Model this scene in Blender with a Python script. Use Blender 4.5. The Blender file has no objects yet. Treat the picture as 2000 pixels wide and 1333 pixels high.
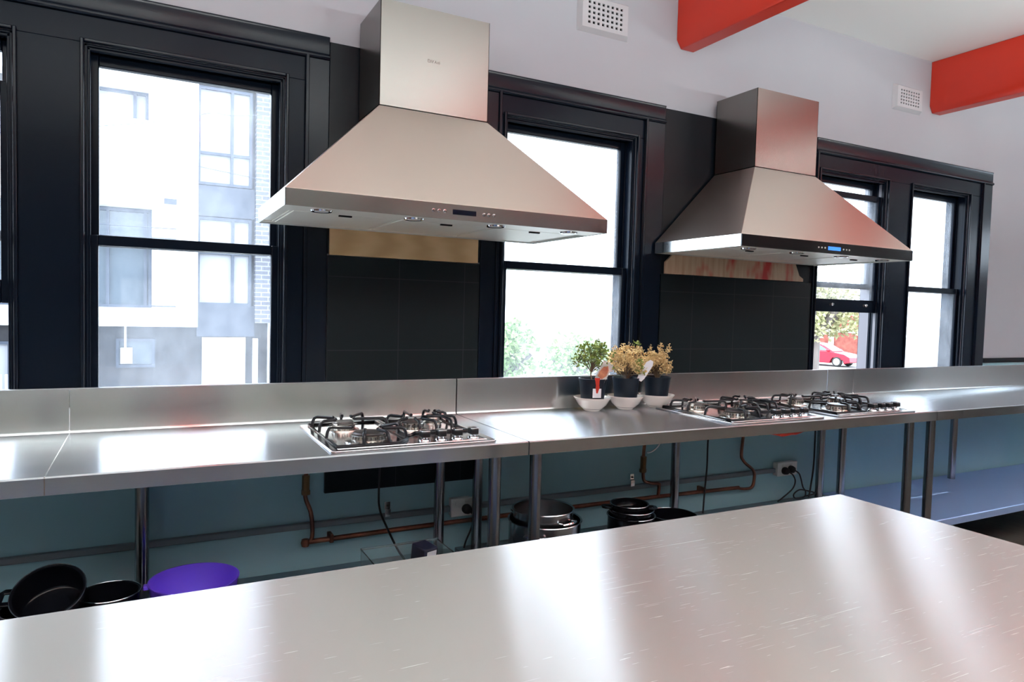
import bpy, bmesh, math, random
from mathutils import Vector, Matrix
PI = math.pi
S = bpy.context.scene
COL = S.collection
random.seed(7)

# ------------------------------------------------------------------ camera
cam = bpy.data.cameras.new('camera'); cam_o = bpy.data.objects.new('camera', cam); COL.objects.link(cam_o)
cam.sensor_width = 36; cam.lens = 24.436; cam.clip_start = .02; cam.clip_end = 500
R_ = Vector((0.88538783, -0.46409495, 0.02653798)); U_ = Vector((-0.00235251, 0.05261481, 0.99861211)); F_ = Vector((0.46484712, 0.88422144, -0.04549272))
M4 = Matrix((( R_.x, U_.x, -F_.x, -0.2122), (R_.y, U_.y, -F_.y, -2.8169), (R_.z, U_.z, -F_.z, 1.3666), (0, 0, 0, 1)))
cam_o.matrix_world = M4
S.camera = cam_o

# ------------------------------------------------------------------ world, sun, exposure
W = bpy.data.worlds.new('sky'); S.world = W; W.use_nodes = True
wn = W.node_tree; bg = wn.nodes['Background']
bg.inputs[0].default_value = (0.73, 0.86, 1.0, 1); bg.inputs[1].default_value = 5.0
S.view_settings.view_transform = 'Standard'; S.view_settings.look = 'None'
S.view_settings.exposure = 0.6; S.view_settings.gamma = 1.0; S.view_settings.use_curve_mapping = False
sl = bpy.data.lights.new('sun', 'SUN'); so = bpy.data.objects.new('sun', sl); COL.objects.link(so)
sl.energy = 4.0; sl.color = (1, .95, .86); sl.angle = math.radians(.6)
so.rotation_euler = Vector((.40, -.42, -.80)).to_track_quat('-Z', 'Y').to_euler(); so.location = (-8, 10, 18)

def portal(x, y, z, w, h, rx):
    l = bpy.data.lights.new('window_daylight', 'AREA'); l.shape = 'RECTANGLE'; l.size = w; l.size_y = h
    l.cycles.is_portal = True
    o = bpy.data.objects.new('window_daylight', l); COL.objects.link(o); o.location = (x, y, z); o.rotation_euler = (rx, 0, 0); return o

UPW = 84.0   # power of each added uplight
# ------------------------------------------------------------------ materials
MATS = {}
def mat(name, col=(.5, .5, .5), rough=.5, metal=0.0, spec=.5, **k):
    m = bpy.data.materials.new(name); m.use_nodes = True; nt = m.node_tree; b = nt.nodes['Principled BSDF']
    b.inputs['Base Color'].default_value = (*col, 1); b.inputs['Roughness'].default_value = rough
    b.inputs['Metallic'].default_value = metal; b.inputs['Specular IOR Level'].default_value = spec
    for kk, v in k.items():
        b.inputs[kk.replace('_', ' ')].default_value = v
    MATS[name] = m; return m
def nd(m, t, **k):
    n = m.node_tree.nodes.new(t)
    for a, v in k.items(): setattr(n, a, v)
    return n
def lk(m, a, b): m.node_tree.links.new(a, b)
def coords(m, scale=(1, 1, 1), rot=(0, 0, 0)):
    t = nd(m, 'ShaderNodeTexCoord'); mp = nd(m, 'ShaderNodeMapping')
    mp.inputs['Scale'].default_value = scale; mp.inputs['Rotation'].default_value = rot
    lk(m, t.outputs['Object'], mp.inputs['Vector']); return mp.outputs['Vector']
def noise(m, vec, scale=5, detail=3, rough=.5):
    n = nd(m, 'ShaderNodeTexNoise'); n.inputs['Scale'].default_value = scale; n.inputs['Detail'].default_value = detail
    n.inputs['Roughness'].default_value = rough; lk(m, vec, n.inputs['Vector']); return n.outputs['Fac']
def ramp(m, fac, stops):
    r = nd(m, 'ShaderNodeValToRGB'); e = r.color_ramp.elements
    while len(e) < len(stops): e.new(.5)
    for i, (p, c) in enumerate(stops):
        e[i].position = p; e[i].color = (*c, 1) if len(c) == 3 else c
    lk(m, fac, r.inputs['Fac']); return r.outputs['Color']
def bump(m, h, strength=.2, dist=.001, prev=None):
    b = nd(m, 'ShaderNodeBump'); b.inputs['Strength'].default_value = strength; b.inputs['Distance'].default_value = dist
    lk(m, h, b.inputs['Height'])
    if prev is not None: lk(m, prev, b.inputs['Normal'])
    return b.outputs['Normal']
def P(m): return m.node_tree.nodes['Principled BSDF']
def grain(m, col_lo, col_hi, scale, stretch, detail=4):
    f = noise(m, coords(m, stretch), scale, detail)
    c = ramp(m, f, [(.3, col_lo), (.7, col_hi)]); lk(m, c, P(m).inputs['Base Color']); return f

def steel(name, col, rough, stretch, bs=.12, scr=False, aniso=0.0, arot=0.0, wide=0.0, wr=.55, wcol=None):
    m = mat(name, col, rough, 1.0)
    f = noise(m, coords(m, stretch), 60, 3)
    rr = nd(m, 'ShaderNodeMapRange'); rr.inputs['To Min'].default_value = rough * .975; rr.inputs['To Max'].default_value = rough * 1.025
    lk(m, f, rr.inputs['Value'])
    rough_out = rr.outputs['Result']
    nrm = bump(m, f, bs * .1, .00004)
    if scr:
        # hairline scratches in several directions, and a few curved ones
        prev = nrm; acc = None
        for i, (ang, sx) in enumerate(((.5, 1), (1.3, 1), (2.3, 1), (-.35, 1.4))):
            v = coords(m, (.9 * sx, 60, 1), (0, 0, ang))
            w = nd(m, 'ShaderNodeTexNoise'); w.inputs['Scale'].default_value = 6 + i * 2; w.inputs['Detail'].default_value = 2; w.inputs['Distortion'].default_value = .6
            lk(m, v, w.inputs['Vector'])
            mr = nd(m, 'ShaderNodeMapRange'); mr.inputs['From Min'].default_value = .70; mr.inputs['From Max'].default_value = .78
            lk(m, w.outputs['Fac'], mr.inputs['Value'])
            if acc is None: acc = mr.outputs['Result']
            else:
                a = nd(m, 'ShaderNodeMath', operation='MAXIMUM'); lk(m, acc, a.inputs[0]); lk(m, mr.outputs['Result'], a.inputs[1]); acc = a.outputs[0]
        blot = noise(m, coords(m), 2.2, 4)
        mk = nd(m, 'ShaderNodeMapRange'); mk.inputs['From Min'].default_value = .35; mk.inputs['From Max'].default_value = .6
        lk(m, blot, mk.inputs['Value'])
        a = nd(m, 'ShaderNodeMath', operation='MULTIPLY'); lk(m, acc, a.inputs[0]); lk(m, mk.outputs['Result'], a.inputs[1])
        b = nd(m, 'ShaderNodeMath', operation='MULTIPLY'); lk(m, a.outputs[0], b.inputs[0]); b.inputs[1].default_value = .06
        c = nd(m, 'ShaderNodeMath', operation='ADD'); lk(m, rough_out, c.inputs[0]); lk(m, b.outputs[0], c.inputs[1])
        rough_out = c.outputs[0]
        nrm = bump(m, a.outputs[0], .10, .0001, nrm)
    lk(m, rough_out, P(m).inputs['Roughness']); lk(m, nrm, P(m).inputs['Normal'])
    if wide:   # brushed, worn sheet: a broad lobe under the sharp one
        g = nd(m, 'ShaderNodeBsdfGlossy'); g.inputs['Roughness'].default_value = wr; g.inputs['Color'].default_value = (*(wcol or col), 1); lk(m, nrm, g.inputs['Normal'])
        mx = nd(m, 'ShaderNodeMixShader'); mx.inputs[0].default_value = wide
        out = [n for n in m.node_tree.nodes if n.type == 'OUTPUT_MATERIAL'][0]
        lk(m, P(m).outputs[0], mx.inputs[1]); lk(m, g.outputs[0], mx.inputs[2]); lk(m, mx.outputs[0], out.inputs[0])
    if aniso:   # grain runs along x, so light spreads across it
        tv = nd(m, 'ShaderNodeCombineXYZ'); tv.inputs[1].default_value = .7071; tv.inputs[2].default_value = .7071
        P(m).inputs['Anisotropic'].default_value = aniso; lk(m, tv.outputs[0], P(m).inputs['Tangent'])
    return m

steel('bench_steel', (.56, .58, .61), .27, (.6, 14, 14), .03, wide=.15, wr=.45, aniso=1.0)
steel('bench_front_steel', (.66, .69, .69), .17, (.6, 14, 14), .03, wide=.12, wr=.40, aniso=.9)
steel('rim_steel', (.74, .77, .77), .16, (.6, 14, 14), .03)
steel('island_steel', (.60, .60, .60), .25, (.7, 16, 1), .03, scr=True, aniso=1.0, wide=.32, wr=.58, wcol=(.90, .86, .81))
steel('hood_steel', (.90, .77, .68), .32, (.6, 14, 14), .05)
steel('chimney_steel', (.25, .24, .225), .27, (14, 14, .6), .004)
steel('filter_steel', (.90, .88, .80), .45, (10, 10, 10), .08); P(MATS['filter_steel']).inputs['Metallic'].default_value = .45
steel('leg_steel', (.30, .31, .33), .22, (14, 14, .8), .05)
steel('blue_lit_shelf_steel', (.36, .52, .85), .45, (.8, 12, 12), .06)  # blue light falling on the shelf is put into the steel's colour
P(MATS['blue_lit_shelf_steel']).inputs['Metallic'].default_value = .55
steel('shaded_shelf_steel', (.22, .26, .30), .35, (.8, 12, 12), .06)  # darker copy of the shelf steel, shade under the benches put into its colour
steel('hob_steel', (.62, .62, .63), .16, (.6, 14, 14), .04)
mat('polished_steel', (.70, .71, .73), .10, 1.0)
mat('channel_grey', (.16, .16, .19), .4)
mat('pot_steel', (.50, .52, .55), .20, 1.0)
mat('chrome', (.85, .86, .88), .05, 1.0)
mat('burner_cap', (.10, .09, .09), .38, .6)
mat('burner_ring', (.62, .60, .56), .25, 1.0)
mat('enamel_black', (.008, .009, .013), .28, spec=.4)
mat('pot_black', (.004, .005, .008), .2, spec=.25)
mat('knob_black', (.01, .01, .012), .3)
mat('black_gloss', (.004, .008, .016), .2, spec=.25)
m = mat('black_paint', (.004, .008, .016), .24, spec=.12)
lk(m, bump(m, noise(m, coords(m, (1, 1, .35)), 28, 4), .12, .003), P(m).inputs['Normal'])
m = mat('black_board', (.004, .007, .011), .34, spec=.2)
lk(m, bump(m, noise(m, coords(m, (1, 1, .2)), 30, 4), .10, .002), P(m).inputs['Normal'])
# black wall tiles, 0.295 pitch with thin grout joints
m = mat('black_tile', (.005, .010, .013), .45, spec=.2)
bt = nd(m, 'ShaderNodeTexBrick'); bt.offset = 0; bt.inputs['Scale'].default_value = 1; bt.inputs['Brick Width'].default_value = .2985; bt.inputs['Row Height'].default_value = .2985
bt.inputs['Mortar Size'].default_value = .0018; bt.inputs['Color1'].default_value = (.005, .010, .013, 1); bt.inputs['Color2'].default_value = (.005, .0095, .012, 1); bt.inputs['Mortar'].default_value = (.022, .025, .030, 1)
tc = nd(m, 'ShaderNodeTexCoord'); sp = nd(m, 'ShaderNodeSeparateXYZ'); cb = nd(m, 'ShaderNodeCombineXYZ')
lk(m, tc.outputs['Object'], sp.inputs[0]); lk(m, sp.outputs['X'], cb.inputs['X']); lk(m, sp.outputs['Z'], cb.inputs['Y']); lk(m, cb.outputs[0], bt.inputs['Vector'])
lk(m, bt.outputs['Color'], P(m).inputs['Base Color'])
# plaster above, blue-grey paint below the bench
m = mat('wall_plaster', (.60, .57, .60), .6)
lk(m, bump(m, noise(m, coords(m), 45, 4), .10, .003), P(m).inputs['Normal'])
grain(m, (.36, .38, .425), (.39, .41, .45), 1.3, (1, 1, 1))
m = mat('wall_low_paint', (.16, .27, .32), .4)
grain(m, (.27, .49, .56), (.31, .53, .60), 2.5, (1, 1, .5)); lk(m, bump(m, noise(m, coords(m), 30, 3), .08, .003), P(m).inputs['Normal'])
m = mat('ceiling_paint', (.84, .88, .87), .7)
lk(m, bump(m, noise(m, coords(m), 30, 3), .05, .003), P(m).inputs['Normal'])
m = mat('red_paint', (.40, .022, .012), .32)
grain(m, (.58, .028, .010), (.64, .040, .016), 3, (1, .3, 1)); lk(m, bump(m, noise(m, coords(m, (1, .2, 1)), 22, 4), .12, .002), P(m).inputs['Normal'])
m = mat('floor_timber', (.16, .085, .045), .65)
grain(m, (.055, .045, .036), (.10, .085, .07), 4, (9, .6, 1))
m = mat('back_paint', (.62, .60, .52), .6); grain(m, (.30, .33, .28), (.35, .38, .32), 2, (1, 1, 1))
m = mat('pale_blue_paint', (.38, .46, .50), .6)
m = mat('brown_timber', (.10, .08, .07), .5); grain(m, (.07, .06, .055), (.12, .10, .09), 4, (1, 1, .1))
m = mat('dark_timber', (.045, .03, .025), .4); grain(m, (.022, .022, .026), (.05, .048, .052), 6, (1, 1, .1))
# plywood
m = mat('plywood', (.62, .42, .22), .55)
wv = nd(m, 'ShaderNodeTexWave'); wv.wave_type = 'RINGS'; wv.rings_direction = 'Z'; wv.inputs['Scale'].default_value = 1.6; wv.inputs['Distortion'].default_value = 3; wv.inputs['Detail'].default_value = 2
lk(m, coords(m, (1.2, 1, 9)), wv.inputs['Vector']); lk(m, ramp(m, wv.outputs['Fac'], [(0, (.50, .33, .16)), (1, (.62, .43, .23))]), P(m).inputs['Base Color'])
m = mat('plywood_red', (.55, .36, .25), .5)
f1 = noise(m, coords(m, (40, 1, 3)), 1.0, 3); base = ramp(m, f1, [(.3, (.42, .28, .18)), (.7, (.56, .42, .30))])
f2 = noise(m, coords(m, (5.5, 1, 2.2)), 1.25, 3, .6); msk = ramp(m, f2, [(.52, (0, 0, 0)), (.64, (1, 1, 1))])
mx = nd(m, 'ShaderNodeMix', data_type='RGBA'); lk(m, msk, mx.inputs['Factor']); lk(m, base, mx.inputs['A']); mx.inputs['B'].default_value = (.50, .035, .03, 1)
lk(m, mx.outputs['Result'], P(m).inputs['Base Color'])
mat('white_plastic', (.70, .70, .68), .4)
mat('vent_plaster', (.46, .47, .50), .55)
mat('dark_void', (.004, .004, .004), .9)
m = mat('copper', (.22, .09, .06), .38, .8); grain(m, (.12, .05, .035), (.28, .12, .075), 14, (1, 1, 1))
mat('brass', (.20, .12, .06), .4, .9)
m = mat('conduit_grey', (.16, .20, .23), .5)
mat('cable_black', (.006, .007, .009), .45)
mat('black_rubber', (.008, .008, .009), .6)
m = mat('purple_plastic', (.16, .07, .80), .35)
m = mat('ceramic', (.74, .70, .66), .18)
mat('nursery_pot', (.004, .009, .018), .45, spec=.3)
mat('soil', (.03, .02, .014), .95)
mat('stem_brown', (.16, .10, .06), .8)
m = mat('leaf_green', (.10, .17, .035), .5); m.node_tree.nodes['Principled BSDF'].inputs['Transmission Weight'].default_value = 0
grain(m, (.07, .14, .035), (.32, .38, .07), 16, (1, 1, 1))
m = mat('leaf_dry', (.60, .38, .17), .7); grain(m, (.62, .40, .16), (.88, .70, .38), 22, (1, 1, 1))
mat('paper_white', (.78, .80, .86), .5)
m = mat('tag_print', (.42, .10, .04), .45); grain(m, (.30, .05, .02), (.60, .22, .10), 40, (1, 1, 1))
mat('tag_card', (.55, .50, .47), .45)
mat('tag_red', (.48, .03, .015), .4)
m = mat('clear_plastic', (.75, .88, .90), .06); P(m).inputs['Transmission Weight'].default_value = .92; P(m).inputs['IOR'].default_value = 1.25
mat('charger_black', (.02, .022, .045), .3)
mat('display_off', (.004, .006, .018), .12)
m = mat('display_blue', (.02, .10, .6), .2); P(m).inputs['Emission Color'].default_value = (.05, .25, 1, 1); P(m).inputs['Emission Strength'].default_value = .9
mat('hood2_dark_reflection', (.05, .05, .055), .14, .8)  # reflection of the dark room on the rim, put into the colour
m = mat('lamp_lens', (.8, .8, .8), .2)
mat('letter_grey', (.28, .25, .23), .4)
# window pane: clear, thin film of street dust
def glass(name, dust):
    m = bpy.data.materials.new(name); m.use_nodes = True; MATS[name] = m; nt = m.node_tree; nt.nodes.clear()
    out = nd(m, 'ShaderNodeOutputMaterial'); tr = nd(m, 'ShaderNodeBsdfTransparent'); gl = nd(m, 'ShaderNodeBsdfGlossy'); gl.inputs['Roughness'].default_value = .02
    tl = nd(m, 'ShaderNodeBsdfTranslucent'); tl.inputs['Color'].default_value = (.85, .90, 1, 1)
    lw = nd(m, 'ShaderNodeLayerWeight'); lw.inputs['Blend'].default_value = .5
    pw = nd(m, 'ShaderNodeMath', operation='POWER'); lk(m, lw.outputs['Facing'], pw.inputs[0]); pw.inputs[1].default_value = 4
    fr = nd(m, 'ShaderNodeMath', operation='MULTIPLY_ADD'); lk(m, pw.outputs[0], fr.inputs[0]); fr.inputs[1].default_value = .3; fr.inputs[2].default_value = .02
    m1 = nd(m, 'ShaderNodeMixShader'); m2 = nd(m, 'ShaderNodeMixShader')
    f = noise(m, coords(m, (1, 1, .6)), 9, 6, .7); mr = nd(m, 'ShaderNodeMapRange'); mr.inputs['From Min'].default_value = .3; mr.inputs['From Max'].default_value = .8
    mr.inputs['To Min'].default_value = dust * .6; mr.inputs['To Max'].default_value = dust * 1.6; lk(m, f, mr.inputs['Value'])
    lk(m, mr.outputs['Result'], m1.inputs['Fac']); lk(m, tr.outputs[0], m1.inputs[1]); lk(m, tl.outputs[0], m1.inputs[2])
    lk(m, fr.outputs[0], m2.inputs['Fac']); lk(m, m1.outputs[0], m2.inputs[1]); lk(m, gl.outputs[0], m2.inputs[2]); lk(m, m2.outputs[0], out.inputs[0])
glass('pane_glass', .065)
# outside
def plain(name, lo, hi, s=1.2): m = mat(name, lo, .7); grain(m, lo, hi, s, (1, 1, 1))
plain('render_white', (.78, .78, .78), (.84, .84, .83)); plain('cladding_grey', (.035, .042, .062), (.055, .062, .085), 2.5)
plain('cladding_dark', (.018, .018, .024), (.038, .036, .040), 4); plain('asphalt', (.16, .16, .16), (.22, .22, .21))
plain('footpath', (.45, .44, .42), (.55, .54, .5)); mat('window_frame_grey', (.035, .045, .07), .5)
mat('blind_white', (.28, .28, .30), .5); mat('dark_glass', (.05, .07, .09), .15); mat('garage_white', (.80, .82, .82), .6)
m = mat('brick_white', (.62, .60, .62), .7)
b2 = nd(m, 'ShaderNodeTexBrick'); b2.inputs['Scale'].default_value = 1; b2.inputs['Brick Width'].default_value = .30; b2.inputs['Row Height'].default_value = .10; b2.inputs['Mortar Size'].default_value = .012
b2.inputs['Color1'].default_value = (.08, .08, .10, 1); b2.inputs['Color2'].default_value = (.10, .10, .12, 1); b2.inputs['Mortar'].default_value = (.22, .22, .23, 1)
tc = nd(m, 'ShaderNodeTexCoord'); sp = nd(m, 'ShaderNodeSeparateXYZ'); cb = nd(m, 'ShaderNodeCombineXYZ'); lk(m, tc.outputs['Object'], sp.inputs[0]); lk(m, sp.outputs['X'], cb.inputs['X']); lk(m, sp.outputs['Z'], cb.inputs['Y']); lk(m, cb.outputs[0], b2.inputs['Vector']); lk(m, b2.outputs['Color'], P(m).inputs['Base Color'])
m = mat('brick_red', (.28, .07, .05), .8); grain(m, (.20, .045, .035), (.34, .10, .07), 3, (1, 1, 1))
mat('car_red', (.45, .01, .03), .25); mat('car_glass', (.10, .14, .15), .05); mat('tyre', (.02, .02, .02), .7); mat('alloy', (.6, .6, .6), .3, .6)
m = mat('tree_leaf', (.12, .22, .06), .6); grain(m, (.14, .26, .09), (.36, .46, .18), 1.5, (1, 1, 1))
m = mat('tree_leaf_yellow', (.30, .30, .08), .6); grain(m, (.30, .30, .14), (.50, .46, .26), 1.5, (1, 1, 1))
m = mat('bark', (.16, .13, .12), .9); grain(m, (.12, .10, .09), (.22, .18, .16), 5, (1, 1, .2))

# ------------------------------------------------------------------ mesh helpers
def BM(): return bmesh.new()
def box(bm, x0, x1, y0, y1, z0, z1):
    vs = [bm.verts.new((x, y, z)) for z in (z0, z1) for y in (y0, y1) for x in (x0, x1)]
    for f in ((0, 2, 3, 1), (4, 5, 7, 6), (0, 1, 5, 4), (2, 6, 7, 3), (0, 4, 6, 2), (1, 3, 7, 5)): bm.faces.new([vs[i] for i in f])
    return bm
def prism(bm, pts, axis, a, b):
    """extrude a 2-D outline along axis ('x','y','z') from a to b"""
    def mk(p, t):
        return {'x': (t, p[0], p[1]), 'y': (p[0], t, p[1]), 'z': (p[0], p[1], t)}[axis]
    A = [bm.verts.new(mk(p, a)) for p in pts]; B = [bm.verts.new(mk(p, b)) for p in pts]; n = len(pts)
    bm.faces.new(A); bm.faces.new(list(reversed(B)))
    for i in range(n): bm.faces.new((A[i], B[i], B[(i + 1) % n], A[(i + 1) % n]))
    return bm
def cyl(bm, p0, p1, r0, r1=None, n=20, cap=True):
    r1 = r0 if r1 is None else r1; p0 = Vector(p0); p1 = Vector(p1); d = (p1 - p0).normalized()
    a = Vector((0, 0, 1)) if abs(d.z) < .9 else Vector((1, 0, 0)); u = d.cross(a).normalized(); v = d.cross(u)
    A = []; B = []
    for i in range(n):
        t = 2 * PI * i / n; o = u * math.cos(t) + v * math.sin(t)
        A.append(bm.verts.new(p0 + o * r0)); B.append(bm.verts.new(p1 + o * r1))
    for i in range(n): bm.faces.new((A[i], A[(i + 1) % n], B[(i + 1) % n], B[i]))
    if cap: bm.faces.new(list(reversed(A))); bm.faces.new(B)
    return bm
def smoothpts(pts, k=6, closed=False):
    P_ = [Vector(p) for p in pts]; out = []; n = len(P_)
    rng = n if closed else n - 1
    for i in range(rng):
        if closed: a, b, c, d = P_[(i - 1) % n], P_[i], P_[(i + 1) % n], P_[(i + 2) % n]
        else: a, b, c, d = P_[max(i - 1, 0)], P_[i], P_[i + 1], P_[min(i + 2, n - 1)]
        for j in range(k):
            t = j / k
            out.append(.5 * ((2 * b) + (c - a) * t + (2 * a - 5 * b + 4 * c - d) * t * t + (-a + 3 * b - 3 * c + d) * t ** 3))
    if not closed: out.append(P_[-1])
    return out
def tube(bm, pts, r, n=8, closed=False):
    pts = [Vector(p) for p in pts]; N = len(pts); rings = []
    prevu = None
    for i, p in enumerate(pts):
        if closed: d = (pts[(i + 1) % N] - pts[i - 1]).normalized()
        else: d = (pts[min(i + 1, N - 1)] - pts[max(i - 1, 0)]).normalized()
        if prevu is None:
            a = Vector((0, 0, 1)) if abs(d.z) < .9 else Vector((1, 0, 0)); u = d.cross(a).normalized()
        else: u = (prevu - d * prevu.dot(d)).normalized()
        prevu = u; v = d.cross(u)
        rings.append([bm.verts.new(p + (u * math.cos(2 * PI * k / n) + v * math.sin(2 * PI * k / n)) * r) for k in range(n)])
    m_ = N if closed else N - 1
    for i in range(m_):
        A = rings[i]; B = rings[(i + 1) % N]
        for k in range(n): bm.faces.new((A[k], A[(k + 1) % n], B[(k + 1) % n], B[k]))
    if not closed: bm.faces.new(list(reversed(rings[0]))); bm.faces.new(rings[-1])
    return bm
def lathe(bm, prof, c=(0, 0, 0), n=40, M=None):
    """prof: list of (r,z), open ends are closed to the axis if r==0"""
    c = Vector(c); rings = []
    for r, z in prof:
        if r < 1e-6:
            p = Vector((0, 0, z)); p = (M @ p if M else p) + c; rings.append([bm.verts.new(p)])
        else:
            ring = []
            for k in range(n):
                p = Vector((r * math.cos(2 * PI * k / n), r * math.sin(2 * PI * k / n), z)); p = (M @ p if M else p) + c
                ring.append(bm.verts.new(p))
            rings.append(ring)
    for A, B in zip(rings, rings[1:]):
        for k in range(n):
            k2 = (k + 1) % n
            if len(A) == 1 and len(B) == 1: continue
            if len(A) == 1: bm.faces.new((A[0], B[k2], B[k]))
            elif len(B) == 1: bm.faces.new((A[k], A[k2], B[0]))
            else: bm.faces.new((A[k], A[k2], B[k2], B[k]))
    return bm
def obj(name, bm, m, parent=None, bevel=0, smooth=False, seg=2, ang=35):
    bmesh.ops.recalc_face_normals(bm, faces=bm.faces)
    me = bpy.data.meshes.new(name); bm.to_mesh(me); bm.free()
    o = bpy.data.objects.new(name, me); COL.objects.link(o)
    for x in (m if isinstance(m, (list, tuple)) else [m]): me.materials.append(MATS[x])
    if parent: o.parent = parent
    if bevel:
        b = o.modifiers.new('bevel', 'BEVEL'); b.width = bevel; b.segments = seg; b.limit_method = 'ANGLE'; b.angle_limit = math.radians(40); b.harden_normals = False
    if smooth or bevel:
        for p in me.polygons: p.use_smooth = True
        try: me.set_sharp_from_angle(angle=math.radians(ang))
        except Exception: pass
    return o
def thing(name, label, cat, loc=(0, 0, 0), group=None):
    o = bpy.data.objects.new(name, None); COL.objects.link(o); o.location = loc; o.empty_display_size = .1
    o['label'] = label; o['category'] = cat
    if group: o['group'] = group
    return o
def tag(o, label, cat, group=None):
    o['label'] = label; o['category'] = cat
    if group: o['group'] = group
    return o
def struct(o): o['kind'] = 'structure'; return o
def off(o, p):   # child built in world coordinates under an Empty that is not at the origin
    o.location = (-p[0], -p[1], -p[2]); return o

# ------------------------------------------------------------------ the room
ZC = 3.05
X0, X1, YB = -4.5, 8.5, -7.5
OPEN = [(-1.27, -.605), (-.405, .258), (1.212, 1.945), (3.29, 3.92), (4.165, 4.805)]   # window openings
ZO0, ZO1 = .86, 2.238
def wall_grid(xs, zs, y0, y1, holes):
    bm = BM()
    for i in range(len(xs) - 1):
        for j in range(len(zs) - 1):
            cx = (xs[i] + xs[i + 1]) / 2; cz = (zs[j] + zs[j + 1]) / 2
            if any(a < cx < b and c < cz < d for a, b, c, d in holes): continue
            box(bm, xs[i], xs[i + 1], y0, y1, zs[j], zs[j + 1])
    bmesh.ops.remove_doubles(bm, verts=bm.verts, dist=1e-5)
    # drop interior faces
    seen = {}
    for f in bm.faces: seen.setdefault(tuple(sorted(v.index for v in f.verts)), []).append(f)
    bm.verts.index_update(); seen = {}
    for f in bm.faces: seen.setdefault(tuple(sorted(v.index for v in f.verts)), []).append(f)
    bmesh.ops.delete(bm, geom=[f for g in seen.values() if len(g) > 1 for f in g], context='FACES_ONLY')
    return bm
hol = [(a, b, ZO0, ZO1) for a, b in OPEN]
xs = sorted([X0, X1] + [v for p in OPEN for v in p])
bm = wall_grid(xs, [0, ZO0, ZO1, ZC + .1], .014, .165, hol)
wall = struct(obj('wall_front', bm, ['wall_plaster', 'wall_low_paint']))
for p in wall.data.polygons:
    if p.center.z < ZO0 and p.normal.y < -.5: p.material_index = 1
# dado rail to the right of the last window, blue-grey paint under it
bm = box(BM(), 5.068, X1, -.004, .014, 1.075, 1.108); struct(obj('trim_dado', bm, 'black_board', bevel=.003))
bm = box(BM(), 5.068, X1, .006, .014, .86, 1.075); struct(obj('trim_dado_panel', bm, 'wall_low_paint'))
bm = box(BM(), X0 - .2, X1 + .2, YB - .2, .3, -.1, 0); struct(obj('floor', bm, 'floor_timber'))
bm = box(BM(), X0 - .2, X1 + .2, YB - .2, .3, ZC, ZC + .1)
struct(obj('ceiling', bm, 'ceiling_paint', smooth=True, ang=25))
# side and back walls, the back one with tall windows that light the room
BW = [(-4.2, -3.1)]
xsb = sorted([X0, X1] + [v for p in BW for v in p])
struct(obj('wall_back', wall_grid(xsb, [0, 1.6, 2.8, ZC + .1], YB - .2, YB, [(a, b, 1.6, 2.8) for a, b in BW]), 'back_paint'))
struct(obj('wall_left', wall_grid([X0 - .2, X0], [0, ZC + .1], YB, .2, []), 'back_paint'))
bm = BM()   # right wall, with a window near the front
for (y0, y1, z0, z1) in ((YB, -2.6, 0, ZC + .1), (-.9, .2, 0, ZC + .1), (-2.6, -.9, 0, 1.95), (-2.6, -.9, 2.5, ZC + .1)): box(bm, X1, X1 + .2, y0, y1, z0, z1)
struct(obj('wall_right', bm, 'pale_blue_paint'))
struct(obj('trim_21', box(BM(), X1 - .04, X1, -3.75, -2.66, 0, ZC), 'dark_timber')); struct(obj('trim_22', box(BM(), X1 - .04, X1, YB, -4.15, 0, ZC), 'brown_timber'))  # unseen dark panels added so the steel reflects darker bands
bm = BM()
for (y0, y1, z0, z1) in ((-2.6, -2.54, 1.95, 2.5), (-.96, -.9, 1.95, 2.5), (-2.54, -.96, 1.95, 2.01), (-2.54, -.96, 2.44, 2.5), (-1.78, -1.72, 2.01, 2.44)): box(bm, X1 + .05, X1 + .1, y0, y1, z0, z1)
struct(obj('window_20', bm, 'black_paint'))
pl = portal(X1 + .15, -1.75, 2.225, 1.7, .55, 0); pl.rotation_euler = (PI / 2, 0, PI / 2)
for i, (a, b) in enumerate(BW):
    bm = BM()
    box(bm, a, a + .06, YB - .1, YB - .04, 1.6, 2.8); box(bm, b - .06, b, YB - .1, YB - .04, 1.6, 2.8)
    box(bm, a, b, YB - .1, YB - .04, 1.6, 1.66); box(bm, a, b, YB - .1, YB - .04, 2.74, 2.8); box(bm, a, b, YB - .1, YB - .04, 2.2, 2.24)
    struct(obj('window_%d' % (i + 6), bm, 'black_paint'))
    portal((a + b) / 2, YB - .15, 2.2, b - a, 1.2, math.radians(90))
for a, b in OPEN: portal((a + b) / 2, .26, (1.06 + ZO1) / 2, b - a, ZO1 - 1.06, math.radians(-90))

# unseen dark panels added on the back wall for bands in the steel reflections
struct(obj('trim_20', box(BM(), 4.2, X1 - .05, YB, YB + .05, 0, ZC), 'brown_timber')); struct(obj('trim_23', box(BM(), -.4, .8, YB, YB + .05, 0, ZC), 'dark_timber')); struct(obj('trim_24', box(BM(), -1.4, -1.15, YB, YB + .12, 0, ZC), 'dark_timber')); struct(obj('trim_25', box(BM(), 2.45, 2.7, YB, YB + .12, 0, ZC), 'dark_timber'))
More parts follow.
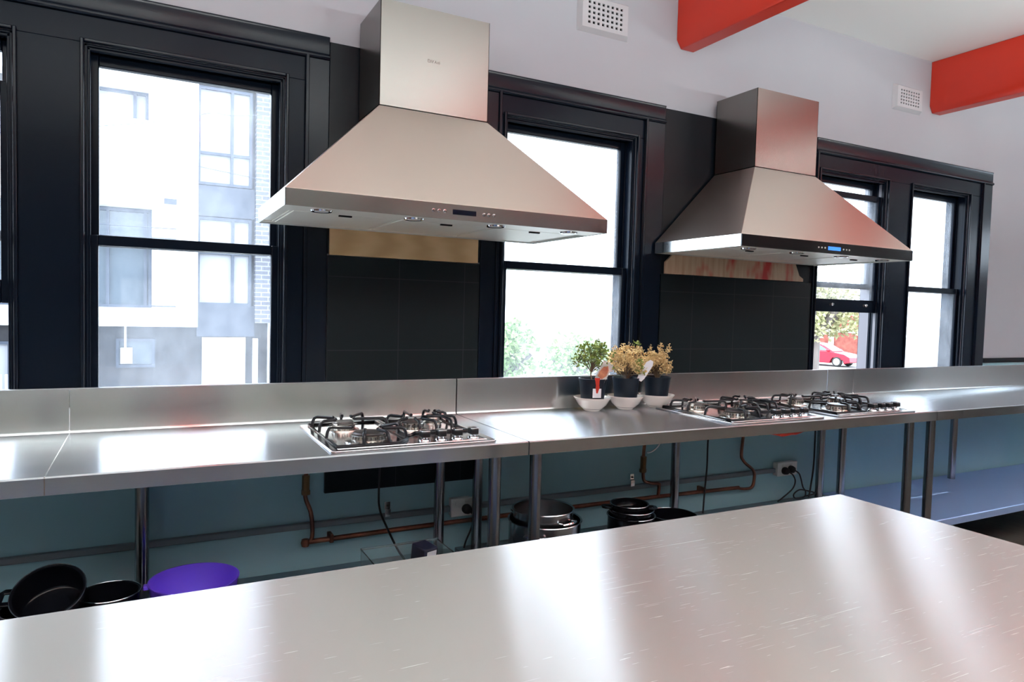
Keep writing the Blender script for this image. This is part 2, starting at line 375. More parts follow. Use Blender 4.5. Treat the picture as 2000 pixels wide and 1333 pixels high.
# linear uplights added out of view behind the camera to brighten the ceiling
for i, (lx, ly) in enumerate(((-2.4, -3.5), (.0, -3.5), (2.4, -3.5), (4.8, -3.5), (7.2, -3.5))):
    t = thing('added_uplight', 'unseen uplight added to brighten the ceiling, number %s of the row from the left' % ('one', 'two', 'three', 'four', 'five')[i], 'added_light', (lx, ly, 1.95), 'added uplights')
    bm = BM(); prism(bm, [(-.05, .0), (.05, .0), (.07, .05), (.062, .05), (.045, .008), (-.045, .008), (-.062, .05), (-.07, .05)], 'x', -.75, .75); obj('trough', bm, 'white_plastic', t)
    for q in (-.6, .6): obj('rod', cyl(BM(), (q, 0, .0), (q, 0, ZC - 1.951), .006, n=8), 'chrome', t)
    l = bpy.data.lights.new('uplight', 'AREA'); l.shape = 'RECTANGLE'; l.size = 1.4; l.size_y = .08; l.energy = UPW; l.color = (.98, 1, .99)
    o = bpy.data.objects.new('uplight', l); COL.objects.link(o); o.parent = t; o.location = (0, 0, .045); o.rotation_euler = (PI - .2, 0, 0)

# ceiling beams
for i, x in enumerate((-4.2, -2.085, .045, 2.18, 4.312, 6.44)):
    w = .155; zb = 2.722; ch = .042
    o = obj('trim_%d' % (i + 10), prism(BM(), [(x, ZC - .001), (x + w, ZC - .001), (x + w, zb + ch), (x + w - ch, zb), (x + ch * .7, zb), (x, zb + ch)], 'y', YB, .0145), 'red_paint', bevel=.004)
    struct(o)

# ------------------------------------------------------------------ casings (black timber) around the windows
def casing(n, xa, xb, iL, iR, opens, ztop=2.418):
    """xa..xb outer edges, iL/iR inner edges of the moulding, opens = openings"""
    root = struct(bpy.data.objects.new('trim_%d' % n, None)); COL.objects.link(root)
    zi = 2.328
    bm = BM()   # raised outer moulding
    prism(bm, [(.0135, zi), (-.004, zi), (-.010, zi + .006), (-.010, zi + .014), (-.0, zi + .022), (0.0, ztop - .012), (-.004, ztop), (.0135, ztop)], 'x', xa, xb)
    for (a, b) in ((xa, iL), (iR, xb)):
        if b - a < .01: continue
        s = 1 if a == xa else -1; e = iL if s == 1 else iR
        box(bm, a, b, 0.0, .0135, .9, zi + .001)
        box(bm, min(e, e - s * .014), max(e, e - s * .014), -.010, 0.0, 1.0, zi + .012)
    obj('moulding', bm, 'black_gloss', root, bevel=.0025)
    bm = BM()   # flat lining between moulding and openings
    box(bm, iL, iR, .006, .0135, ZO1, zi)
    edges = [iL] + [v for p in opens for v in p] + [iR]
    for k in range(0, len(edges), 2):
        if edges[k + 1] - edges[k] > .004: box(bm, edges[k], edges[k + 1], .006, .0135, .9, ZO1)
    obj('lining', bm, 'black_paint', root, bevel=.0015)
    bm = BM()   # beads round each opening
    for a, b in opens:
        box(bm, a - .012, a, -.006, .006, .9, ZO1 + .012); box(bm, b, b + .012, -.006, .006, .9, ZO1 + .012); box(bm, a, b, -.006, .006, ZO1, ZO1 + .012)
    obj('bead', bm, 'black_gloss', root, bevel=.003)
casing(1, -1.6, .424, -1.5, .331, [(-1.27, -.605), (-.405, .258)])
casing(2, 1.10, 2.118, 1.186, 1.99, [(1.212, 1.945)])
casing(3, 3.245, 5.066, 3.262, 4.945, [(3.29, 3.92), (4.165, 4.805)])

# sash windows
def sash(bm, a, b, z0, z1, y0, y1, st=.042, top=.045, bot=.045):
    box(bm, a, a + st, y0, y1, z0, z1); box(bm, b - st, b, y0, y1, z0, z1)
    box(bm, a + st, b - st, y0, y1, z0, z0 + bot); box(bm, a + st, b - st, y0, y1, z1 - top, z1)
def window(n, a, b, raise_=None, fmat='black_paint'):
    root = struct(bpy.data.objects.new('window_%d' % n, None)); COL.objects.link(root)
    bm = BM()   # jamb lining with stops
    for (x, s) in ((a, 1), (b, -1)):
        box(bm, min(x, x + s * .010), max(x, x + s * .010), .0145, .160, ZO0, ZO1)
        box(bm, min(x, x + s * .018), max(x, x + s * .018), .020, .036, ZO0, ZO1)
        box(bm, min(x, x + s * .016), max(x, x + s * .016), .076, .082, ZO0, ZO1)
    box(bm, a, b, .0145, .160, ZO1 - .010, ZO1); box(bm, a, b, .020, .036, ZO1 - .020, ZO1 - .01)
    box(bm, a, b, .0145, .20, ZO0, ZO0 + .03)
    obj('jamb', bm, 'black_paint', root, bevel=.002)
    if raise_:
        bm = BM()
        for (x, s) in ((a, 1), (b, -1)):
            for (ya, yc) in ((.040, .058), (.090, .155)): box(bm, min(x + s * .010, x + s * .0125), max(x + s * .010, x + s * .0125), ya, yc, ZO0 + .03, ZO1 - .02)
        obj('sash_channel', bm, 'channel_grey', root)
    a2, b2 = a + .012, b - .012
    up = BM(); sash(up, a2, b2, 1.553, ZO1 - .010, .084, .116, st=.028, top=.040, bot=.034)
    u = obj('upper_sash', up, 'black_paint', root, bevel=.003)
    g = obj('glass_pane', box(BM(), a2 + .026, b2 - .026, .098, .101, 1.585, ZO1 - .048), 'pane_glass', u)
    if raise_ is None: z0, z1 = .892, 1.590
    else: z0, z1 = raise_, raise_ + .735
    lo = BM(); sash(lo, a2, b2, z0, z1, .040, .072, st=.028, top=.036, bot=.078)
    l = obj('lower_sash', lo, 'black_paint', root, bevel=.003)
    obj('glass_pane', box(BM(), a2 + .026, b2 - .026, .054, .057, z0 + .076, z1 - .034), 'pane_glass', l)
    if raise_:
        for t in (.28, .80):
            x = a2 + (b2 - a2) * t; bm = BM(); lathe(bm, [(0, 0), (.008, 0), (.006, .012), (.010, .018), (.006, .024), (0, .025)], (x, .040, z0 + .045), 12, Matrix.Rotation(PI / 2, 3, 'X'))
            obj('screw', bm, 'chrome', l, smooth=True)
window(1, *OPEN[0], raise_=1.343)
window(2, *OPEN[1]); window(3, *OPEN[2]); window(4, *OPEN[3], raise_=1.404); window(5, *OPEN[4])

# black boards over the wall between the casings
tag(obj('wall_board', box(BM(), .4245, 1.0995, .002, .0138, 1.57, 2.402), 'black_board', bevel=.002), 'tall flat black board fixed to the wall behind the nearer range hood', 'wall board')
tag(obj('wall_board', box(BM(), 2.1185, 3.2445, .002, .0138, 1.57, 2.408), 'black_board', bevel=.002), 'tall flat black board fixed to the wall behind the farther range hood', 'wall board')
o = obj('tile_panel', box(box(BM(), .427, 1.094, -.004, .0137, .60, .8585), .427, 1.094, -.004, .0137, .861, 1.563), 'black_tile'); o.data.transform(Matrix.Translation((-.128 - .2985 * 1, 0, -.2865))); o.location = (.128 + .2985, 0, .2865)
tag(o, 'black square wall tiles below the nearer range hood, between two windows, reaching under the bench', 'wall tiles')
o = obj('tile_panel', box(BM(), 2.12, 3.2435, -.004, .0137, .87, 1.568), 'black_tile'); o.data.transform(Matrix.Translation((-.2465 - .2985 * 7, 0, -.2865))); o.location = (.2465 + .2985 * 7, 0, .2865)
tag(o, 'black square wall tiles below the farther range hood, behind the two neighbouring cooktops', 'wall tiles')
tag(obj('timber_strip', box(BM(), .431, 1.082, -.012, .0018, 1.5655, 1.69), 'plywood', bevel=.001), 'bare pale timber strip on the wall under the nearer range hood', 'timber strip')
bm = prism(BM(), [(2.14, 1.571), (3.163, 1.571), (3.163, 1.588), (3.13, 1.605), (3.085, 1.69), (2.205, 1.69), (2.14, 1.63)], 'y', -.012, .0018)
tag(obj('timber_strip', bm, 'plywood_red', bevel=.001), 'bare timber strip with red paint smears and cut corners under the farther range hood', 'timber strip')

# air vents, plaster with punched square holes
def vent(x0, x1, z0, z1, label):
    y = -.012; nx, nz = 8, 5; t = thing('air_vent', label, 'vent', ((x0 + x1) / 2, .014, z0), 'plaster vents high on the wall')
    bm = BM(); mx_, mz = .042, .030
    hx = (x1 - x0 - 2 * mx_) / nx; hz = (z1 - z0 - 2 * mz) / nz; g = .52
    X = [x0 + .016]; Z = [z0 + .016]
    for i in range(nx): c_ = x0 + mx_ + hx * (i + .5); X += [c_ - hx * g / 2, c_ + hx * g / 2]
    X.append(x1 - .016)
    for i in range(nz): c_ = z0 + mz + hz * (i + .5); Z += [c_ - hz * g / 2, c_ + hz * g / 2]
    Z.append(z1 - .016)
    for i in range(len(X) - 1):
        for j in range(len(Z) - 1):
            if i % 2 == 1 and j % 2 == 1: continue
            box(bm, X[i], X[i + 1], y, y + .007, Z[j], Z[j + 1])
    # sloping border
    for p, q, r_, s_ in (((x0, z0), (x1, z0), (x1 - .016, z0 + .016), (x0 + .016, z0 + .016)), ((x1, z0), (x1, z1), (x1 - .016, z1 - .016), (x1 - .016, z0 + .016)), ((x1, z1), (x0, z1), (x0 + .016, z1 - .016), (x1 - .016, z1 - .016)), ((x0, z1), (x0, z0), (x0 + .016, z0 + .016), (x0 + .016, z1 - .016))):
        v = [bm.verts.new((a[0], yy, a[1])) for a, yy in ((p, .0135), (q, .0135), (r_, y), (s_, y))]; bm.faces.new(v)
        v = [bm.verts.new((a[0], .0135, a[1])) for a in (p, q, r_, s_)]; bm.faces.new(v)
    p = t.location; off(obj('grille', bm, 'vent_plaster', t), p)
    off(obj('vent_hole_backing', box(BM(), x0 + .02, x1 - .02, .004, .012, z0 + .02, z1 - .02), 'dark_void', t), p)
vent(1.574, 1.868, 2.690, 2.865, 'square-holed white plaster vent high on the wall, between the two hoods')
vent(3.925, 4.208, 2.690, 2.850, 'square-holed white plaster vent high on the wall, beside the right red beam')

# ------------------------------------------------------------------ stainless wall benches
J1, J2 = .990, 3.402
ZT = .90
def bench(x0, x1, legs, label, gap=.0025, seams=()):
    t = thing('steel_bench', label, 'bench', ((x0 + x1) / 2, -.34, 0)); p = t.location
    x0 += gap; x1 -= gap
    # folded sheet: front lip, top, upstand
    prof = [(-.682, .851), (-.682, ZT - .004), (-.678, ZT), (-.034, ZT), (-.024, ZT + .003), (-.020, ZT + .012), (-.020, 1.0535), (-.017, 1.0565), (-.0055, 1.0565), (-.0055, ZT - .03), (-.660, ZT - .03), (-.660, .851)]
    wt = off(obj('worktop', prism(BM(), prof, 'x', x0, x1), ['bench_steel', 'bench_front_steel'], t, smooth=True, ang=30), p)
    for f in wt.data.polygons:
        if f.normal.y < -.8: f.material_index = 1
    for sx in seams:
        bm = prism(BM(), [(-.6823, .852), (-.6823, ZT - .0035), (-.6775, ZT + .0004), (-.034, ZT + .0004), (-.0245, ZT + .0034), (-.0204, ZT + .012), (-.0204, 1.053), (-.019, 1.053), (-.019, ZT - .001), (-.681, ZT - .001), (-.681, .852)], 'x', sx - .0014, sx + .0014)
        off(obj('weld_seam', bm, 'chrome', t), p)
    for (lx, ly) in legs:
        bm = cyl(BM(), (lx, ly, .02), (lx, ly, ZT - .028), .0225, n=28); cyl(bm, (lx, ly, 0), (lx, ly, .03), .017, n=16)
        off(obj('leg', bm, 'leg_steel', t, smooth=True), p)
    bm = prism(BM(), [(-.645, .262), (-.645, .298), (-.641, .302), (-.012, .302), (-.012, .27), (-.630, .27), (-.630, .262)], 'x', x0 + .01, x1 - .01)
    off(obj('undershelf', bm, 'blue_lit_shelf_steel' if x0 > 3 else 'shaded_shelf_steel', t, smooth=True, ang=30), p)
    return t
yf, yb = -.612, -.085
bench(-1.47, J1, [(-1.35, yf), (-1.35, yb), (-.2265, yb), (.892, yf), (.893, yb)], 'stainless steel wall bench on the left, carrying a single cooktop', seams=(-.447,))
bench(J1, J2, [(1.060, yf), (1.072, yb), (2.19, yb), (3.285, yf), (3.29, yb)], 'middle stainless steel wall bench carrying two cooktops and three potted plants')
bench(J2, 5.85, [(3.47, yf), (3.478, yb), (4.61, yb), (5.73, yf), (5.73, yb)], 'empty stainless steel wall bench at the far right', seams=(3.64,))

# island table
t = thing('island_table', 'large scratched stainless steel island table in the foreground', 'table', (.2, -2.1, 0)); p = t.location
bm = prism(BM(), [(-1.607, ZT - .045), (-1.607, ZT - .004), (-1.611, ZT), (-2.616, ZT), (-2.62, ZT - .004), (-2.62, ZT - .045)], 'x', -1.0, 1.418)
off(obj('worktop', bm, 'island_steel', t, bevel=.003), p)
for lx in (-.93, 1.35):
    for ly in (-1.68, -2.55):
        off(obj('leg', cyl(BM(), (lx, ly, 0), (lx, ly, ZT - .046), .0225, n=24), 'leg_steel', t, smooth=True), p)
off(obj('undershelf', box(BM(), -.97, 1.39, -2.59, -1.64, .27, .30), 'blue_lit_shelf_steel', t, bevel=.003), p)

# ------------------------------------------------------------------ range hoods
def hood(x0, label, second=False):
    x1 = x0 + 1.2; yF = -.592; zb, zt = 1.669, 1.7215; cx0, cx1, cy = x0 + .380, x0 + .820, -.290; zc = 2.103; ztop = 2.490
    t = thing('range_hood', label, 'range hood', (x0 + .6, 0, zb)); p = t.location
    K = lambda o: off(o, p)
    # sloped canopy
    bm = BM(); yw = -.0125
    b = [bm.verts.new(v) for v in ((x0, yF, zt), (x1, yF, zt), (x1, yw, zt), (x0, yw, zt))]
    q = [bm.verts.new(v) for v in ((cx0, cy, zc), (cx1, cy, zc), (cx1, yw, zc), (cx0, yw, zc))]
    bm.faces.new(b); bm.faces.new(q)
    for i in range(4): bm.faces.new((b[i], b[(i + 1) % 4], q[(i + 1) % 4], q[i]))
    K(obj('canopy', bm, 'hood_steel', t, bevel=.0015))
    # chimney
    bm = BM(); th = .002
    box(bm, cx0, cx1, cy, yw - .001, zc + .0005, zc + .004)
    box(bm, cx0, cx1, cy, cy + th, zc, ztop); box(bm, cx0, cx0 + th, cy, yw, zc, ztop); box(bm, cx1 - th, cx1, cy, yw, zc, ztop); box(bm, cx0, cx1, yw - th, yw, zc, ztop)
    K(obj('chimney', bm, 'chimney_steel', t))
    # rim band
    bm = BM(); w = .0015
    box(bm, x0, x1, yF, yF + w, zb, zt); box(bm, x0, x0 + w, yF, yw, zb, zt); box(bm, x1 - w, x1, yF, yw, zb, zt); box(bm, x0, x1, yw - w, yw, zb, zt)
    r = K(obj('rim', bm, 'rim_steel', t))
    if second:
        K(obj('dark_reflection_sheet', box(BM(), x0 + .001, x1 - .001, yF - .003, yF, zb + .001, zt - .001), 'hood2_dark_reflection', t))  # added sheet that carries the rim's dark reflection as colour
        yF2 = yF - .003
    else: yF2 = yF
    # underside
    bm = BM(); u = zb + .002
    box(bm, x0 + .002, x1 - .002, yF + .002, -.452, u, u + .03)
    box(bm, x0 + .002, x0 + .042, -.452, yw - .002, u + .008, u + .02); box(bm, x1 - .042, x1 - .002, -.452, yw - .002, u + .008, u + .02); box(bm, x0 + .002, x1 - .002, -.045, yw - .002, u + .004, u + .02)
    K(obj('underside_panel', bm, 'filter_steel', t, bevel=.001))
    fw = (1.2 - .084) / 3
    for k in range(3):
        a = x0 + .042 + fw * k
        bm = box(BM(), a + .002, a + fw - .002, -.450, -.047, u + .004, u + .016)
        box(bm, a + .012, a + fw - .012, -.438, -.06, u + .001, u + .005)
        f = K(obj('grease_filter', bm, 'filter_steel', t, bevel=.001))
        mx_ = a + fw / 2
        obj('pull_tab', box(BM(), mx_ - .022, mx_ + .022, -.430, -.418, u - .004, u + .001), 'dark_void', f)
    for k in range(4):
        lx = x0 + .128 + k * .3155
        bm = BM(); lathe(bm, [(.0, -.001), (.024, -.001), (.024, -.004), (.033, -.005), (.035, .0), (.0, 0)], (lx, -.512, u), 24)
        f = K(obj('hood_light', bm, 'chrome', t, smooth=True)); obj('lens', lathe(BM(), [(0, -.0055), (.021, -.0045), (.023, -.001), (0, -.001)], (lx, -.512, u), 20), 'lamp_lens', f, smooth=True)
    c0 = x0 + .599; bz = 1.6955 if not second else 1.6935
    spots = [c0 - .114, c0 - .0935, c0 - .073, c0 + .0745, c0 + .0935, c0 + .113]
    if second: spots = [c0 - .110, c0 - .088, c0 - .066, c0 + .064, c0 + .086, c0 + .106]
    for s_ in spots:
        bm = BM(); lathe(bm, [(0, 0), (.0042 if second else .0062, 0), (.0035 if second else .0055, .0025), (0, .003)], (s_, yF2, bz), 12, Matrix.Rotation(PI / 2, 3, 'X'))
        K(obj('button', bm, 'chrome' if not second else 'white_plastic', t, smooth=True))
    a = c0 - .044; K(obj('display', box(BM(), a, a + .088, yF2 - .001, yF2 + .001, bz - .0085, bz + .0085), 'display_blue' if second else 'display_off', t))
    # badge
    if not second:
        cu = bpy.data.curves.new('lettering', 'FONT'); cu.body = 'DiVAni'; cu.size = .017; cu.extrude = .0003; cu.materials.append(MATS['letter_grey'])
        tmp = bpy.data.objects.new('tmp', cu); me = bpy.data.meshes.new_from_object(tmp); bpy.data.objects.remove(tmp)
        o = bpy.data.objects.new('lettering', me); COL.objects.link(o); o.parent = t; o.rotation_euler = (PI / 2, 0, 0); o.location = (x0 + .564 - p[0], cy - .0005 - p[1], 2.292 - p[2])
hood(.160, 'nearer stainless steel pyramid range hood, left of the two, with a dark display')
hood(2.066, 'farther stainless steel pyramid range hood, right of the two, with a lit blue display', True)

# ------------------------------------------------------------------ gas cooktops
def cooktop(x0, y0, label, first):
    t = thing('gas_cooktop', label, 'cooktop', (x0 + .29, y0 + .26, ZT + .0005), 'gas cooktops on the wall benches')
    w, d, h = .578, .522, .009
    bm = BM(); px, py = -.29, -.26
    bm = prism(bm, [(px + .012, py), (px + w - .012, py), (px + w, py + .012), (px + w, py + d - .012), (px + w - .012, py + d), (px + .012, py + d), (px, py + d - .012), (px, py + .012)], 'z', 0, h)
    # recessed-looking pressed field: a thin raised lip
    base = obj('base_plate', bm, 'hob_steel', t, bevel=.003)
    obj('pressed_lip', tube(BM(), smoothpts([(px + .028, py + .03, h), (px + w - .03, py + .03, h), (px + w - .03, py + d - .03, h), (px + .028, py + d - .03, h)], 1, True), .0018, 6, True), 'hob_steel', base, smooth=True)
    # burners: big front left, small rear left, middle, rear right
    for (bx, by, r) in ((-.29 + .155, -.26 + .135, .060), (-.29 + .130, -.26 + .370, .042), (-.29 + .375, -.26 + .315, .046), (-.29 + .495, -.26 + .420, .030)):
        bm = BM(); lathe(bm, [(0, h), (r * 1.35, h), (r * 1.32, h + .004), (r * .98, h + .009), (r * .95, h + .022), (r * .9, h + .024), (0, h + .024)], (bx, by, 0), 36)
        bb = obj('burner', bm, 'burner_ring', t, smooth=True)
        bm = BM(); n = 26
        for k in range(n):
            a = 2 * PI * k / n; cx_, sy = math.cos(a), math.sin(a)
            cyl(bm, (bx + r * .94 * cx_, by + r * .94 * sy, h + .011), (bx + r * .94 * cx_, by + r * .94 * sy, h + .021), r * .05, n=5)
        obj('flame_slots', bm, 'burner_cap', bb)
        bm = BM(); lathe(bm, [(0, h + .0245), (r * .86, h + .0245), (r * .88, h + .028), (r * .80, h + .032), (0, h + .034)], (bx, by, 0), 36)
        obj('burner_cap', bm, 'burner_cap', bb, smooth=True)
    # pan supports
    def support(frame, fingers):
        bm = BM(); z = h + .004
        tube(bm, smoothpts([(a, b, z) for a, b in frame], 1, True), .0058, 8, True)
        for (a, b, c_, e) in fingers:    # foot on the frame, rises, then points inward
            dx, dy = c_ - a, e - b; L = math.hypot(dx, dy); ux, uy = dx / L, dy / L
            tube(bm, [(a, b, z), (a + ux * .004, b + uy * .004, z + .022), (a + ux * .010, b + uy * .010, z + .034), (a + ux * .020, b + uy * .020, z + .038), (c_, e, z + .037), (c_ + ux * .004, e + uy * .004, z + .042)], .0058, 7)
        obj('pan_support', bm, 'enamel_black', t, smooth=True, ang=60)
    def F(pts): return [(-.29 + a, -.26 + b) for a, b in pts]
    def G(l): return [(-.29 + a, -.26 + b, -.29 + c_, -.26 + e) for a, b, c_, e in l]
    support(F([(.030, .045), (.235, .045), (.285, .110), (.285, .490), (.030, .490)]),
            G([(.115, .045, .135, .105), (.200, .045, .180, .105), (.030, .205, .105, .165), (.285, .205, .205, .165), (.285, .120, .205, .130),
               (.030, .320, .095, .350), (.030, .440, .095, .395), (.285, .330, .165, .355), (.150, .490, .135, .415), (.235, .490, .165, .400)]))
    support(F([(.300, .165), (.345, .205), (.548, .205), (.548, .490), (.300, .490)]),
            G([(.300, .260, .345, .295), (.300, .400, .345, .350), (.365, .205, .372, .275), (.430, .205, .402, .280), (.490, .205, .486, .385), (.548, .300, .425, .325),
               (.548, .390, .515, .410), (.548, .460, .512, .435), (.400, .490, .385, .360), (.480, .490, .490, .450)]))
    for k in range(4):
        kx, ky = -.29 + .335 + k * .0605, -.26 + .078
        bm = BM(); lathe(bm, [(0, h), (.021, h), (.019, h + .004), (.010, h + .006), (.010, h + .014), (0, h + .014)], (kx, ky, 0), 20)
        kk = obj('knob', bm, 'chrome', t, smooth=True)
        bm = BM(); prism(bm, [(kx - .0145, ky - .021), (kx + .0145, ky - .021), (kx + .0145, ky + .016), (kx + .007, ky + .021), (kx - .007, ky + .021), (kx - .0145, ky + .016)], 'z', h + .012, h + .032)
        obj('grip', bm, 'knob_black', kk, bevel=.003)
        bm = BM(); prism(bm, [(kx - .0138, ky - .0195), (kx + .0138, ky - .0195), (kx + .0138, ky + .016), (kx + .0065, ky + .020), (kx - .0065, ky + .020), (kx - .0138, ky + .016)], 'z', h + .0315, h + .035)
        obj('knob_cap', bm, 'chrome', kk, bevel=.001)
    return t
cooktop(.296, -.665, 'gas cooktop alone on the left bench under the nearer hood', True)
cooktop(1.985, -.672, 'gas cooktop nearest the potted plants, left of the adjoining pair', False)
cooktop(2.668, -.672, 'gas cooktop farthest right, under the farther hood', False)

# ------------------------------------------------------------------ potted plants in bowls
def leaf_ball(bm, c, rx, rz, n, size, shell=.35, rnd=random, flat=.0):
    for _ in range(n):
        while True:
            v = Vector((rnd.uniform(-1, 1), rnd.uniform(-1, 1), rnd.uniform(-1, 1)))
            if shell < v.length < 1: break
        p = Vector(c) + Vector((v.x * rx, v.y * rx, v.z * rz))
        a = Vector((rnd.uniform(-1, 1), rnd.uniform(-1, 1), rnd.uniform(-.6, 1))).normalized(); b = a.cross(Vector((rnd.uniform(-1, 1), rnd.uniform(-1, 1), rnd.uniform(-1, 1)))).normalized()
        s_ = size * rnd.uniform(.7, 1.3); nrm = a.cross(b) * s_ * .18
        q = [p, p + a * s_ * .5 + b * s_ * .33 + nrm, p + a * s_, p + a * s_ * .5 - b * s_ * .33 + nrm]
        V = [bm.verts.new(x) for x in q]; bm.faces.new((V[0], V[1], V[2])); bm.faces.new((V[0], V[2], V[3]))
def branches(bm, base, tips, r):
    for tpt in tips:
        b = Vector(base); e = Vector(tpt); m_ = b.lerp(e, .5) + Vector((random.uniform(-.008, .008), random.uniform(-.008, .008), .01))
        tube(bm, smoothpts([b, m_, e], 4), r, 5)
def potted(x, y, kind, label):
    rnd = random.Random(kind * 11 + 3)
    t = thing('potted_plant', label, 'potted plant', (x, y, ZT + .012), 'small potted plants standing in bowls')
    z0, z1 = 0, .142
    prof = [(0, .002), (.046, 0), (.050, .004), (.064, z1 - .012), (.0655, z1 - .012), (.067, z1), (.064, z1), (.0625, z1 - .012), (.060, z1 - .016), (0, z1 - .016)]
    obj('pot', lathe(BM(), prof, n=40), 'nursery_pot', t, smooth=True)
    bm = BM(); lathe(bm, [(0, z1 - .008), (.03, z1 - .010), (.0605, z1 - .0145)], n=24); obj('soil', bm, 'soil', t, smooth=True)
    if kind == 0:
        cz = .245; tips = [(rnd.uniform(-.07, .07), rnd.uniform(-.06, .06), rnd.uniform(.20, .29)) for _ in range(22)]
        bm = BM(); tube(bm, smoothpts([(-.004, 0, z1 - .02), (-.012, .002, .165), (-.006, 0, .195)], 4), .0032, 7); branches(bm, (-.010, .001, .17), tips, .0014); obj('stem', bm, 'stem_brown', t, smooth=True)
        bm = BM()
        for tp in tips: leaf_ball(bm, tp, .022, .022, 26, .016, .0, rnd)
        for _ in range(14):
            leaf_ball(bm, (rnd.uniform(-.085, .085), rnd.uniform(-.07, .07), rnd.uniform(.20, .31)), .014, .016, 14, .014, .0, rnd)
        obj('foliage', bm, 'leaf_green', t)
        # plant tag leaning out of the pot, red strap over the rim
        bm = BM(); Mx = Matrix.Translation((.006, -.044, .138)) @ Matrix.Rotation(math.radians(-34), 4, 'Z') @ Matrix.Rotation(math.radians(-10), 4, 'X') @ Matrix.Rotation(math.radians(26), 4, 'Y')
        box(bm, -.024, .026, -.0006, .0006, .0, .092); bm.transform(Mx); tg = obj('plant_tag', bm, 'tag_card', t)
        bm = BM(); prism(bm, [(-.016, .012), (.008, .008), (.020, .03), (.018, .058), (.006, .076), (-.012, .064), (-.018, .035)], 'y', -.0016, -.0007); bm.transform(Mx); obj('printed_picture', bm, 'tag_print', tg)
        Ms = Matrix.Rotation(math.radians(-17), 4, 'Z')
        bm = BM(); prism(bm, [(-.014, .150), (.014, .150), (.010, .136), (.009, .112), (.012, .108), (.002, .078), (-.004, .080), (-.008, .108), (-.006, .112), (-.010, .136)], 'y', -.0695, -.0682); bm.transform(Ms); obj('tag_strap', bm, 'tag_red', t)
        bm = BM(); prism(bm, [(-.020, .058), (.020, .058), (.020, .100), (-.020, .100)], 'y', -.0680, -.0655); bm.transform(Ms); obj('price_sticker', bm, 'paper_white', t)
    else:
        bm = BM()
        tips = []
        R, top, nb = (.085, .315, 46) if kind == 1 else (.066, .275, 34)
        for _ in range(nb):
            th = rnd.uniform(0, 2 * PI); u = rnd.uniform(.15, 1); ph = rnd.uniform(.0, 1.0)
            r = R * u ** .5; zz = .17 + (top - .19) * (ph if u < .7 else ph * .85)
            tips.append((r * math.cos(th), r * math.sin(th), zz))
        branches(bm, (0, 0, z1 - .02), tips, .0011)
        tube(bm, smoothpts([(0, 0, z1 - .02), (.004, .002, .19)], 3), .003, 6); obj('stem', bm, 'stem_brown', t, smooth=True)
        bm = BM(); gm = BM()
        for i, tp in enumerate(tips):
            leaf_ball(bm, tp, .021, .024, 62, .011, .0, rnd)
        if kind == 2:
            for k in range(7): leaf_ball(bm, (rnd.uniform(-.05, .05), rnd.uniform(-.04, .04), rnd.uniform(.25, .288)), .009, .022, 26, .010, .0, rnd)
        obj('foliage', bm, 'leaf_dry', t)
        if kind == 1:
            for _ in range(7): leaf_ball(gm, (rnd.uniform(-.01, .06), rnd.uniform(-.075, -.03), rnd.uniform(.165, .22)), .014, .018, 22, .014, .0, rnd)
            leaf_ball(gm, (.03, -.03, .305), .02, .014, 24, .012, 0, rnd)
            obj('green_sprig', gm, 'leaf_green', t)
            bm = BM(); Mx = Matrix.Translation((.034, -.056, .132)) @ Matrix.Rotation(math.radians(-34), 4, 'Z') @ Matrix.Rotation(math.radians(30), 4, 'Y')
            prism(bm, [(-.012, 0), (.012, 0), (.017, .02), (.018, .092), (.010, .112), (-.006, .112), (-.017, .092), (-.016, .02)], 'y', -.0006, .0006); bm.transform(Mx); obj('plant_tag', bm, 'paper_white', t)
            bm = BM(); prism(bm, [(-.028, .1415), (.022, .1415), (.022, .156), (-.028, .156)], 'y', -.0006, .0006); bm.transform(Matrix.Translation((-.048, -.026, 0)) @ Matrix.Rotation(math.radians(-40), 4, 'Z')); obj('care_card', bm, 'clear_plastic', t)
def bowl(x, y, label):
    prof = [(0, 0), (.034, 0), (.036, .003), (.040, .006), (.066, .030), (.080, .054), (.088, .064), (.0875, .066), (.084, .064), (.074, .053), (.058, .030), (.034, .0115), (0, .0105)]
    o = obj('bowl', lathe(BM(), prof, n=48), 'ceramic', smooth=True, ang=60); o.location = (x, y, ZT + .0006)
    tag(o, label, 'bowl', 'white bowls under the potted plants')
for k, (x, lab, bl) in enumerate(((1.640, 'leafy green potted shrub with a red strapped tag, left of the three', 'white bowl under the green shrub'),
                                 (1.832, 'dried golden potted shrub with a white tag, middle and bushiest', 'white bowl under the bushy middle shrub'),
                                 (2.022, 'dried golden potted shrub, smallest and beside the cooktops', 'white bowl under the small right shrub'))):
    bowl(x, -.120, bl); potted(x, -.120, k, lab)

# ------------------------------------------------------------------ pipes, conduit, sockets and cables below the bench
def tubeobj(name, pts, r, m, k=6, parent=None, n=8):
    return obj(name, tube(BM(), smoothpts(pts, k), r, n), m, parent, smooth=True, ang=60)
t = thing('gas_pipe', 'copper gas pipe running along the wall below the left and middle benches', 'pipe', (.35, 0, .42)); p = t.location; K = lambda o: off(o, p)
K(tubeobj('main_run', [(.350, -.03, .418), (1.0, -.03, .423), (2.1, -.03, .419), (2.70, -.03, .410)], .0105, 'copper', 3, t, 10))
K(tubeobj('riser', [(.352, -.03, .412), (.372, -.03, .43), (.374, -.03, .48), (.366, -.032, .54), (.345, -.035, .60), (.345, -.04, .66), (.343, -.05, .84)], .0085, 'copper', 6, t, 8))
K(tubeobj('riser', [(2.13, -.03, .415), (2.135, -.03, .47), (2.13, -.032, .485), (2.07, -.034, .497), (2.03, -.036, .515), (2.02, -.04, .57), (2.015, -.045, .66), (2.03, -.05, .84)], .0085, 'copper', 6, t, 8))
